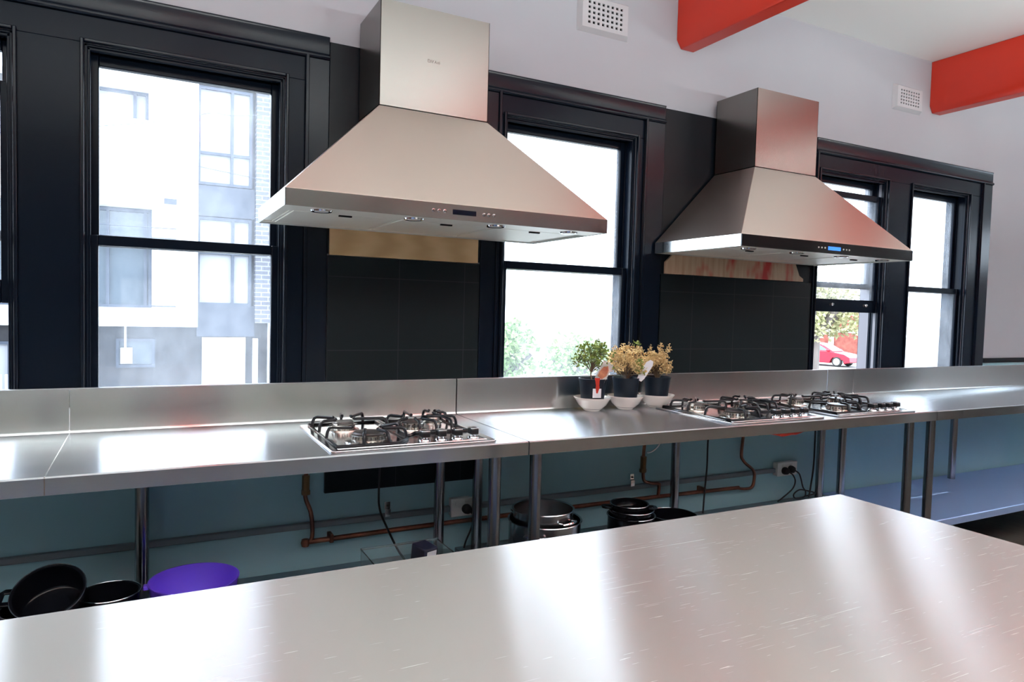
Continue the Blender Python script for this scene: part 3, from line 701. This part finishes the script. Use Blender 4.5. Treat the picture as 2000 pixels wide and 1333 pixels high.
K(tubeobj('riser', [(2.67, -.03, .413), (2.74, -.032, .400), (2.795, -.034, .405), (2.812, -.034, .45), (2.80, -.036, .50), (2.72, -.038, .56), (2.70, -.04, .62), (2.715, -.05, .84)], .0085, 'copper', 6, t, 8))
for (a, b) in (((.345, -.038, .625), (.345, -.040, .690)), ((2.018, -.04, .57), (2.016, -.045, .64))):
    K(obj('pipe_connector', cyl(cyl(BM(), a, b, .015, n=8), Vector(a) - Vector((0, 0, .012)), Vector(a) + Vector((0, 0, .006)), .018, n=6), 'brass', t, smooth=True))
K(obj('elbow', lathe(BM(), [(0, -.018), (.014, -.014), (.018, 0), (.014, .014), (0, .018)], (.348, -.03, .416), 16), 'copper', t, smooth=True))
for x in (.45, 1.55, 2.44):
    K(obj('clip', box(BM(), x - .008, x + .008, -.042, .0135, .405, .437), 'copper', t, bevel=.002))
c_ = t
t = thing('flexible_hose', 'chrome braided hose looping under the middle bench beside the potted plants', 'hose', (2.03, -.05, .69))
off(tubeobj('hose', [(1.99, -.06, .86), (1.985, -.06, .76), (2.00, -.055, .70)], .005, 'chrome', 6, t), t.location)
off(tubeobj('hose', [(2.10, -.06, .87), (2.115, -.06, .78), (2.10, -.06, .70), (2.06, -.055, .665), (2.03, -.05, .66)], .005, 'chrome', 6, t), t.location)
tag(obj('wall_conduit', box(BM(), X0, 3.012, -.008, .0138, .462, .487), 'conduit_grey', bevel=.004), 'long grey plastic conduit along the wall above the copper pipe', 'conduit')
for x, z in ((.691, .508), (1.978, .515)):
    bm = box(BM(), x - .012, x + .012, -.006, .0138, z - .002, z + .030); box(bm, x - .012, x + .012, -.014, -.007, z - .032, z - .0)
    bm2 = lathe(BM(), [(0, 0), (.006, .001), (.004, .005), (0, .006)], (x, -.006, z + .014), 12, Matrix.Rotation(PI / 2, 3, 'X'))
    o = obj('pipe_bracket', bm, 'chrome', bevel=.001); obj('screw', bm2, 'cable_black', o, smooth=True)
    tag(o, 'small metal saddle clip on the grey conduit, %s' % ('left of the power point with one plug' if x < 1 else 'above the black pots'), 'bracket')
def socket(x0, x1, z0, z1, label):
    t = thing('power_outlet', label, 'power outlet', ((x0 + x1) / 2, .014, z0)); p = t.location
    off(obj('backing_box', box(BM(), x0, x1, -.018, .0138, z0, z1), 'white_plastic', t, bevel=.004), p)
    off(obj('faceplate', box(BM(), x0 - .003, x1 + .003, -.026, -.018, z0 - .003, z1 + .003), 'white_plastic', t, bevel=.004), p)
    for k in (.27, .73): off(obj('rocker_switch', box(BM(), x0 + (x1 - x0) * k - .008, x0 + (x1 - x0) * k + .008, -.029, -.026, z1 - .026, z1 - .010), 'white_plastic', t, bevel=.001), p)
socket(.978, 1.075, .445, .522, 'white wall socket with one plug, behind the paired legs of left and middle bench')
socket(3.010, 3.165, .445, .520, 'white double wall socket with two plugs, at the conduit end')
def plugcable(x, z, pts, label):
    t = thing('power_cable', label, 'power cable', (x, -.03, z)); p = t.location
    bm = lathe(BM(), [(0, 0), (.021, 0), (.022, .01), (.018, .026), (.010, .032), (0, .033)], (x, -.0262, z), 20, Matrix.Rotation(PI / 2, 3, 'X'))
    off(obj('plug', bm, 'black_rubber', t, smooth=True), p)
    off(tubeobj('cord', [(x, -.055, z)] + pts, .0042, 'cable_black', 7, t, 7), p)
plugcable(1.046, .476, [(1.062, -.062, .455), (1.06, -.06, .40), (1.04, -.05, .34), (1.03, -.05, .307)], 'short black cable and plug in the socket behind the bench legs')
plugcable(3.058, .475, [(3.09, -.062, .455), (3.115, -.06, .415), (3.10, -.055, .37), (3.03, -.05, .325), (2.99, -.05, .307)], 'black cable and left plug of the double socket, hanging down to the left')
plugcable(3.108, .480, [(3.135, -.065, .462), (3.16, -.06, .43), (3.20, -.045, .37), (3.23, -.040, .34), (3.21, -.05, .312), (3.13, -.055, .312), (3.12, -.05, .335), (3.17, -.045, .355), (3.25, -.035, .340), (3.32, -.035, .318), (3.24, -.035, .309)], 'black cable and right plug of the double socket, ending in a loose coil')
o = tubeobj('power_cable', [(3.27, -.05, .869), (3.285, -.045, .70), (3.285, -.045, .50), (3.26, -.05, .36), (3.235, -.06, .309)], .005, 'cable_black'); tag(o, 'black cable hanging straight down near the back leg at the double socket', 'power cable')
o = tubeobj('power_cable', [(2.455, -.05, .869), (2.445, -.045, .70), (2.445, -.045, .55), (2.43, -.05, .42), (2.415, -.06, .307)], .0045, 'cable_black'); tag(o, 'thin black cable hanging between the copper risers under the cooktop pair', 'power cable')
o = tubeobj('power_cable', [(.645, -.05, .869), (.64, -.045, .60), (.645, -.05, .52), (.655, -.10, .47), (.655, -.25, .42), (.66, -.36, .39), (.655, -.40, .33)], .0045, 'cable_black'); tag(o, 'black cable hanging from the left cooktop into the clear plastic tub', 'power cable')
# red sliver of plastic film under the lip
bm = BM(); up = [(2.19 + .03 * k, .8508) for k in range(9)]; dn = [(2.19 + .03 * k, .851 - (.0, .004, .010, .016, .015, .012, .013, .008, .0)[k]) for k in range(9)]
V1 = [bm.verts.new((a, -.671, b)) for a, b in up]; V2 = [bm.verts.new((a, -.671, b)) for a, b in dn[1:-1]]
for k in range(8):
    q = [V1[k], V1[k + 1]] + ([V2[k]] if k < 7 else []) + ([V2[k - 1]] if k > 0 else []); bm.faces.new(q)
o = obj('plastic_film', bm, 'tag_red'); md = o.modifiers.new('s', 'SOLIDIFY'); md.thickness = .001
tag(o, 'thin sliver of red film hanging under the middle bench front edge', 'plastic film')

# ------------------------------------------------------------------ things on the undershelf
ZS = .3025
def potprof(r, h, th=.0025, foot=.01):
    return [(0, 0), (r - foot, 0), (r, foot), (r, h - .004), (r + .006, h), (r + .004, h + .003), (r - th, h), (r - th, foot + th), (r - foot - th, th + .001), (0, th + .001)]
def handle_loop(c, ang, r, z, w=.04, d=.028, tr=.0045):
    ca, sa = math.cos(ang), math.sin(ang)
    def q(a, b, dz): return (c[0] + ca * (r + a) - sa * b, c[1] + sa * (r + a) + ca * b, z + dz)
    return smoothpts([q(-.002, -w, 0), q(d * .7, -w * .95, .002), q(d, -w * .4, .004), q(d, w * .4, .004), q(d * .7, w * .95, .002), q(-.002, w, 0)], 4)
def cookpot(name, x, y, r, h, m, hm, label, cat, z=ZS, hang=(0,), tilt=None, group=None):
    t = thing(name, label, cat, (x, y, z), group)
    if tilt: t.rotation_euler = tilt
    obj('body', lathe(BM(), potprof(r, h), n=56), m, t, smooth=True, ang=50)
    for a in hang:
        obj('handle', tube(BM(), handle_loop((0, 0), a, r, h - .035), .0055, 8), hm, t, smooth=True)
    return t
cookpot('stock_pot', 1.262, -.350, .150, .195, 'pot_steel', 'chrome', 'large stainless stock pot on the shelf, the outer of the nested pair', 'stock pot', hang=(-2.35, .6), group='nested steel pots')
cookpot('stock_pot', 1.256, -.345, .126, .235, 'pot_steel', 'chrome', 'smaller stainless pot standing inside the large stock pot', 'stock pot', z=ZS + .0045, hang=(-1.25, 1.9), group='nested steel pots')
def ear(ang, r, z, L=.04, w=.030):
    bm = BM(); prism(bm, [(r - .004, -w), (r + L * .6, -w), (r + L, -w * .55), (r + L, w * .55), (r + L * .6, w), (r - .004, w), (r - .004, w * .45), (r + L * .55, w * .45), (r + L * .55, -w * .45), (r - .004, -w * .45)], 'z', z - .008, z)
    bm.transform(Matrix.Rotation(ang, 4, 'Z')); return bm
def blackpot(x, y, r, h, label, z=ZS, ears=(0, PI), tilt=None, group='black cooking pots on the shelf'):
    t = thing('cooking_pot', label, 'cooking pot', (x, y, z), group)
    if tilt: t.rotation_euler = tilt
    obj('body', lathe(BM(), potprof(r, h, .003), n=48), 'pot_black', t, smooth=True, ang=50)
    obj('rim', tube(BM(), [(math.cos(2 * PI * k / 40) * (r + .004), math.sin(2 * PI * k / 40) * (r + .004), h + .002) for k in range(40)], .0016, 6, True), 'pot_steel', t, smooth=True)
    for a in ears: obj('handle', ear(a, r + .003, h - .012), 'pot_black', t, bevel=.003)
    return t
yaw = -.48
blackpot(1.715, -.345, .104, .157, 'wide black pot carrying the others, lowest of the stacked three', ears=(-1.75, 1.4))
blackpot(1.715, -.345, .096, .076, 'black pot in the middle of the stack beside the steel stock pots', z=ZS + .106, ears=(-2.2, .95))
blackpot(1.708, -.340, .082, .044, 'small black pot on top of the stack, its handles sticking out sideways', z=ZS + .163, ears=(yaw, yaw + PI))
blackpot(1.955, -.350, .105, .130, 'low black pot behind the right-hand side of the black stack', ears=(.5,))
blackpot(-.500, -.39, .092, .150, 'upright black pot at the far left that holds the tilted one', ears=(-2.4,), z=ZS)
blackpot(-.314, -.360, .084, .150, 'plain black pot standing between the tilted pot and the bench leg', ears=(1.2,))
blackpot(-.455, -.372, .092, .10, 'tilted black pot facing out, propped on the pot at far left', z=ZS + .118, ears=(2.9,), tilt=(math.radians(32), math.radians(-8), 0))
t = thing('plastic_bucket', 'round purple plastic tub on the shelf beside the left bench leg', 'tub', (-.072, -.35, ZS))
prof = [(0, 0), (.105, 0), (.112, .005), (.135, .148), (.138, .150), (.138, .154), (.134, .154), (.108, .010), (.102, .004), (0, .004)]
obj('body', lathe(BM(), prof, n=56), 'purple_plastic', t, smooth=True, ang=60)
obj('lug', box(BM(), -.150, -.132, -.012, .012, .138, .152), 'purple_plastic', t, bevel=.003)
# clear tub with a charger
t = thing('storage_tub', 'clear plastic storage tub on the shelf under the left cooktop', 'storage tub', (.635, -.43, ZS)); tx, ty = .635, -.43
bm = BM(); L_, D_, H_ = .150, .088, .168
box(bm, -L_ + .01, L_ - .01, -D_ + .01, D_ - .01, 0, .003)
for (a, b, c2, d) in ((-L_, -L_ + .003, -D_, D_), (L_ - .003, L_, -D_, D_), (-L_ + .003, L_ - .003, -D_, -D_ + .003), (-L_ + .003, L_ - .003, D_ - .003, D_)): box(bm, a, b, c2, d, 0.003, H_)
obj('body', bm, 'clear_plastic', t)
bm = BM(); tube(bm, smoothpts([(-L_, -D_, H_), (L_, -D_, H_), (L_, D_, H_), (-L_, D_, H_)], 1, True), .004, 8, True); obj('rim', bm, 'clear_plastic', t, smooth=True)
bm = BM(); box(bm, -.033, .033, -.040, .040, 0, .10); bm.transform(Matrix.Rotation(.35, 4, 'Z') @ Matrix.Rotation(.12, 4, 'X'))
t = thing('power_adapter', 'chunky black power adapter with a pale label inside the clear tub', 'power adapter', (.705, -.40, ZS + .078))
bx = obj('casing', bm, 'charger_black', t, bevel=.006)
bm = box(BM(), -.022, .022, -.0416, -.0402, .045, .09); bm.transform(Matrix.Rotation(.35, 4, 'Z') @ Matrix.Rotation(.12, 4, 'X')); obj('rating_label', bm, 'paper_white', t)
bm = box(BM(), -.13, .13, -.07, .07, 0, .070)
o = obj('cardboard_tray', bm, 'dark_timber', bevel=.008); o.location = (.635, -.43, ZS + .0045); tag(o, 'dark box filling the lower part of the clear tub', 'box')

# ------------------------------------------------------------------ the street outside
GZ = -1.8
struct(obj('ground', box(BM(), -60, 120, .3, 120, GZ - .2, GZ), 'asphalt'))
struct(obj('footpath', box(BM(), -60, 120, 11.6, 14, GZ, GZ + .12), 'footpath'))
t = thing('apartment_building', 'white and grey apartment building across the street, seen through the left windows', 'building', (-2, 14, GZ)); p = t.location
K = lambda o: off(o, p)
YF = 14.0
K(obj('wall', box(BM(), -9, 2.28, YF + .25, YF + 8, GZ, 9), 'cladding_dark', t))
K(obj('brick_wall', box(BM(), 1.97, 2.32, YF - .02, YF + .3, .90, 9), 'brick_white', t))
K(obj('end_wall', box(BM(), 2.28, 2.5, YF + .05, YF + 8, GZ, 9), 'render_white', t))
K(obj('cladding', box(box(BM(), .76, 1.96, YF + .1, YF + .25, 3.26, 3.93), .76, 1.97, YF + .1, YF + .25, .58, 1.28), 'cladding_grey', t))
bm = BM()   # white rendered box with openings
for (a, b, c2, d) in ((-9, .76, .80, 1.19), (-.125, .76, 1.19, 3.30), (-9, .76, 3.30, 5.10), (-.19, .76, 5.1, 5.75), (-9, .76, 5.75, 9), (-9, -4.2, 1.19, 3.3), (-9, -3.0, 5.1, 5.75)): box(bm, a, b, YF - .25, YF + .25, c2, d)
K(obj('rendered_front', bm, 'render_white', t))
K(obj('upper_front', box(BM(), .762, 1.90, YF + .10, YF + .22, 6.15, 9), 'render_white', t))
def bwin(a, b, c2, d, y, mull=(), trans=(), glass_='blind_white'):
    f = BM(); w = .06
    box(f, a, a + w, y, y + .08, c2, d); box(f, b - w, b, y, y + .08, c2, d); box(f, a + w, b - w, y, y + .08, c2, c2 + w); box(f, a + w, b - w, y, y + .08, d - w, d)
    for x in mull: box(f, x - w / 2, x + w / 2, y - .005, y + .075, c2 + w, d - w)
    for z in trans: box(f, a + w, b - w, y + .005, y + .07, z - w / 2, z + w / 2)
    o = K(obj('window', f, 'window_frame_grey', t)); g = obj('pane', box(BM(), a + w * .5, b - w * .5, y + .082, y + .1, c2 + w * .5, d - w * .5), glass_, o); return o
bwin(-1.6, -.13, 1.19, 3.28, YF + .12, (-.95, -.25), (), 'dark_glass')
bwin(-4.2, -1.7, 1.19, 3.28, YF + .12, (-3,), (), 'dark_glass')
bwin(-1.6, -.19, 5.1, 5.75, YF + .12, (-.45,), (), 'blind_white')
bwin(.76, 1.90, 1.28, 3.24, YF + .12, (1.50,), (2.45,), 'blind_white')
bwin(.76, 1.90, 3.95, 6.1, YF + .12, (1.47,), (4.65,), 'blind_white')
bwin(-.80, -.06, -.10, .52, YF + .16, (), (), 'dark_glass')
bwin(-4.5, -2.62, -1.6, .46, YF + .12, (-3.4,), (), 'blind_white')
K(obj('blind', box(BM(), -.86, -.62, YF + .205, YF + .215, 1.35, 2.9), 'blind_white', t))
K(obj('garage_door', box(BM(), .875, 1.78, YF + .08, YF + .18, GZ + .1, .56), 'garage_white', t)); K(obj('downpipe', box(BM(), 1.935, 2.035, YF - .05, YF + .1, GZ, .54), 'garage_white', t))
K(obj('meter_box', box(BM(), -.71, -.49, YF - .02, YF + .16, .0, .33), 'garage_white', t))
bm = box(BM(), -.64, -.60, YF + .02, YF + .06, .33, .80); K(obj('conduit', bm, 'garage_white', t))
K(obj('wall_vent', box(BM(), .10, .34, YF - .27, YF - .25, 3.40, 3.52), 'cladding_grey', t))
for z in (2.87, 2.66): K(obj('balcony_rail', cyl(BM(), (-1.6, YF - .42, z), (.33, YF - .42, z), .012, n=6), 'window_frame_grey', t))
K(obj('balcony_panel', box(BM(), -1.6, .33, YF - .43, YF - .41, 1.22, 1.25), 'window_frame_grey', t))
bm = BM()
for k in range(30): box(bm, -5.2 + k * .09, -5.16 + k * .09, YF - .8, YF - .76, GZ, -.12)
o = obj('picket_fence', bm, 'garage_white'); tag(o, 'pale slatted fence low in the leftmost window', 'fence')
# sagging wires
for a, b, lab in (((-.3, 11, 4.42), (1.9, 11, 4.9), 'thin overhead wire, the upper one, in front of the apartment building'), ((-.45, 12.4, 4.15), (.5, 12.4, 4.05), 'thin overhead wire, the lower short one, in front of the apartment building')):
    m_ = (Vector(a) + Vector(b)) / 2 - Vector((0, 0, -.10)); tag(tubeobj('overhead_wire', [Vector(a) + (Vector(a) - Vector(b)) * 3, a, m_, b, Vector(b) + (Vector(b) - Vector(a)) * 3], .006, 'window_frame_grey', 5), lab, 'wire')
# trees
def tree(x, y, h, r, n, m_, label, size=.16, trunk=.14, base=GZ, zc=None):
    t = thing('street_tree', label, 'tree', (x, y, base)); rnd = random.Random(int(x * 10))
    bm = BM(); tube(bm, smoothpts([(0, 0, 0), (.05, 0, h * .3), (-.04, .02, h * .62)], 4), trunk, 8)
    for k in range(8):
        a = 2 * PI * k / 8; tube(bm, smoothpts([(0, 0, h * .35), (math.cos(a) * r * .35, math.sin(a) * r * .35, h * .55), (math.cos(a) * r * .75, math.sin(a) * r * .75, h * .72)], 3), trunk * .35, 5)
    obj('trunk', bm, 'bark', t, smooth=True)
    bm = BM()
    for _ in range(26):
        th = rnd.uniform(0, 2 * PI); u = rnd.uniform(0, 1) ** .5 * r * .8
        leaf_ball(bm, (u * math.cos(th), u * math.sin(th), h * rnd.uniform(.50, .9)), r * .38, r * .33, n // 26, size, .1, rnd)
    obj('foliage', bm, m_, t)
tree(7.5, 12.6, 2.9, 1.15, 2600, 'tree_leaf', 'sunlit green tree low in the middle window, the left one')
tree(10.4, 13.2, 2.5, 1.1, 1300, 'tree_leaf', 'pale green tree behind the green potted shrub')
tree(25.0, 17.7, 5.4, 2.2, 4200, 'tree_leaf_yellow', 'yellow-green street tree with a pale trunk beside the parked red car', .22, .42)
# parked car
def car(x, y, rz):
    t = thing('car', 'red hatchback car parked on the street, seen under the raised sash', 'car', (x, y, GZ)); t.rotation_euler = (0, 0, rz)
    # side outline, front at +x
    low = [(-2.05, .30), (-2.1, .62), (-2.02, .95), (-1.2, 1.0), (.75, .98), (1.75, .82), (2.1, .62), (2.12, .32), (1.75, .22), (1.72, .42), (1.55, .60), (1.28, .66), (1.0, .60), (.85, .42), (.80, .22), (-.95, .22), (-1.0, .42), (-1.15, .60), (-1.40, .66), (-1.66, .60), (-1.80, .42), (-1.84, .24)]
    bm = prism(BM(), low, 'y', -.86, .86); bmesh.ops.triangulate(bm, faces=[f for f in bm.faces if len(f.verts) > 4]); obj('body', bm, 'car_red', t, bevel=.03)
    bm = BM(); lo = [(-1.98, .95), (.98, .95)]; hi = [(-1.70, 1.42), (-1.2, 1.50), (-.35, 1.50), (.15, 1.40)]
    A = [(-1.98, .95), (-1.70, 1.42), (-1.2, 1.49), (-.35, 1.49), (.15, 1.40), (.98, .95)]
    n = len(A); L = [bm.verts.new((a, -.82 + (b - .95) * .30, b)) for a, b in A]; Rr = [bm.verts.new((a, .82 - (b - .95) * .30, b)) for a, b in A]
    bm.faces.new(L); bm.faces.new(Rr)
    for k in range(n): bm.faces.new((L[k], L[(k + 1) % n], Rr[(k + 1) % n], Rr[k]))
    obj('cabin', bm, 'car_red', t, bevel=.03)
    for s_ in (-1, 1):
        bm = BM(); y0 = s_ * .826
        for qq in ([(-1.75, 1.02), (-1.60, 1.36), (-1.15, 1.42), (-.62, 1.42), (-.62, 1.02)], [(-.54, 1.02), (-.54, 1.42), (-.30, 1.42), (.12, 1.32), (.72, 1.02)]):
            V = [bm.verts.new((a, y0 - s_ * (b - .95) * .30, b)) for a, b in qq]; bm.faces.new(V)
        o = obj('side_window', bm, 'car_glass', t); md = o.modifiers.new('s', 'SOLIDIFY'); md.thickness = .02; md.offset = 0
    bm = BM(); V = [bm.verts.new(v) for v in ((.24, -.62, 1.37), (.24, .62, 1.37), (.95, .72, .985), (.95, -.72, .985))]; bm.faces.new(V); o = obj('windscreen', bm, 'car_glass', t); md = o.modifiers.new('s', 'SOLIDIFY'); md.thickness = .02; md.offset = 0
    for wx in (1.29, -1.41):
        for s_ in (-1, 1):
            w = obj('wheel', lathe(BM(), [(0, -.09), (.22, -.1), (.31, -.09), (.33, -.05), (.33, .05), (.31, .09), (.22, .1), (0, .09)], (wx, s_ * .78, .33), 24, Matrix.Rotation(PI / 2, 3, 'X')), 'tyre', t, smooth=True)
            obj('hub', lathe(BM(), [(0, .02), (.21, .0), (.22, -.012), (0, -.012)], (wx, s_ * .885, .33), 20, Matrix.Rotation(PI / 2 * s_, 3, 'X')), 'alloy', w, smooth=True)
    for s_ in (-1, 1): obj('headlight', box(BM(), 1.86, 2.06, s_ * .66 - .14, s_ * .66 + .14, .60, .74), 'alloy', t, bevel=.03)
    for s_ in (-1, 1): obj('mirror', box(BM(), .62, .76, s_ * .92 - .08, s_ * .92 + .08, .98, 1.10), 'car_red', t, bevel=.02)
car(39.9, 28.6, math.radians(-78))
t = thing('brick_building', 'red brick building with a pale band behind the parked red car', 'building', (56, 33.5, GZ)); p = t.location
def rb(name, a, b, c2, d, z0, z1, m_):
    bm = box(BM(), a, b, c2, d, z0, z1); bm.transform(Matrix.Rotation(math.radians(-55), 4, 'Z')); return obj(name, bm, m_, t)
rb('wall', -9, -1.7, -3, 3, 0, 3.7, 'brick_red'); rb('pale_band', -9.05, -1.65, -3.1, -3.0, 1.95, 2.25, 'render_white')
for k in range(3): rb('pilaster', -8 + k * 2.4, -7.6 + k * 2.4, -3.15, -3, 0, 1.95, 'render_white')
rb('roof', -9.4, -1.5, -3.3, 3.3, 3.7, 3.9, 'render_white')
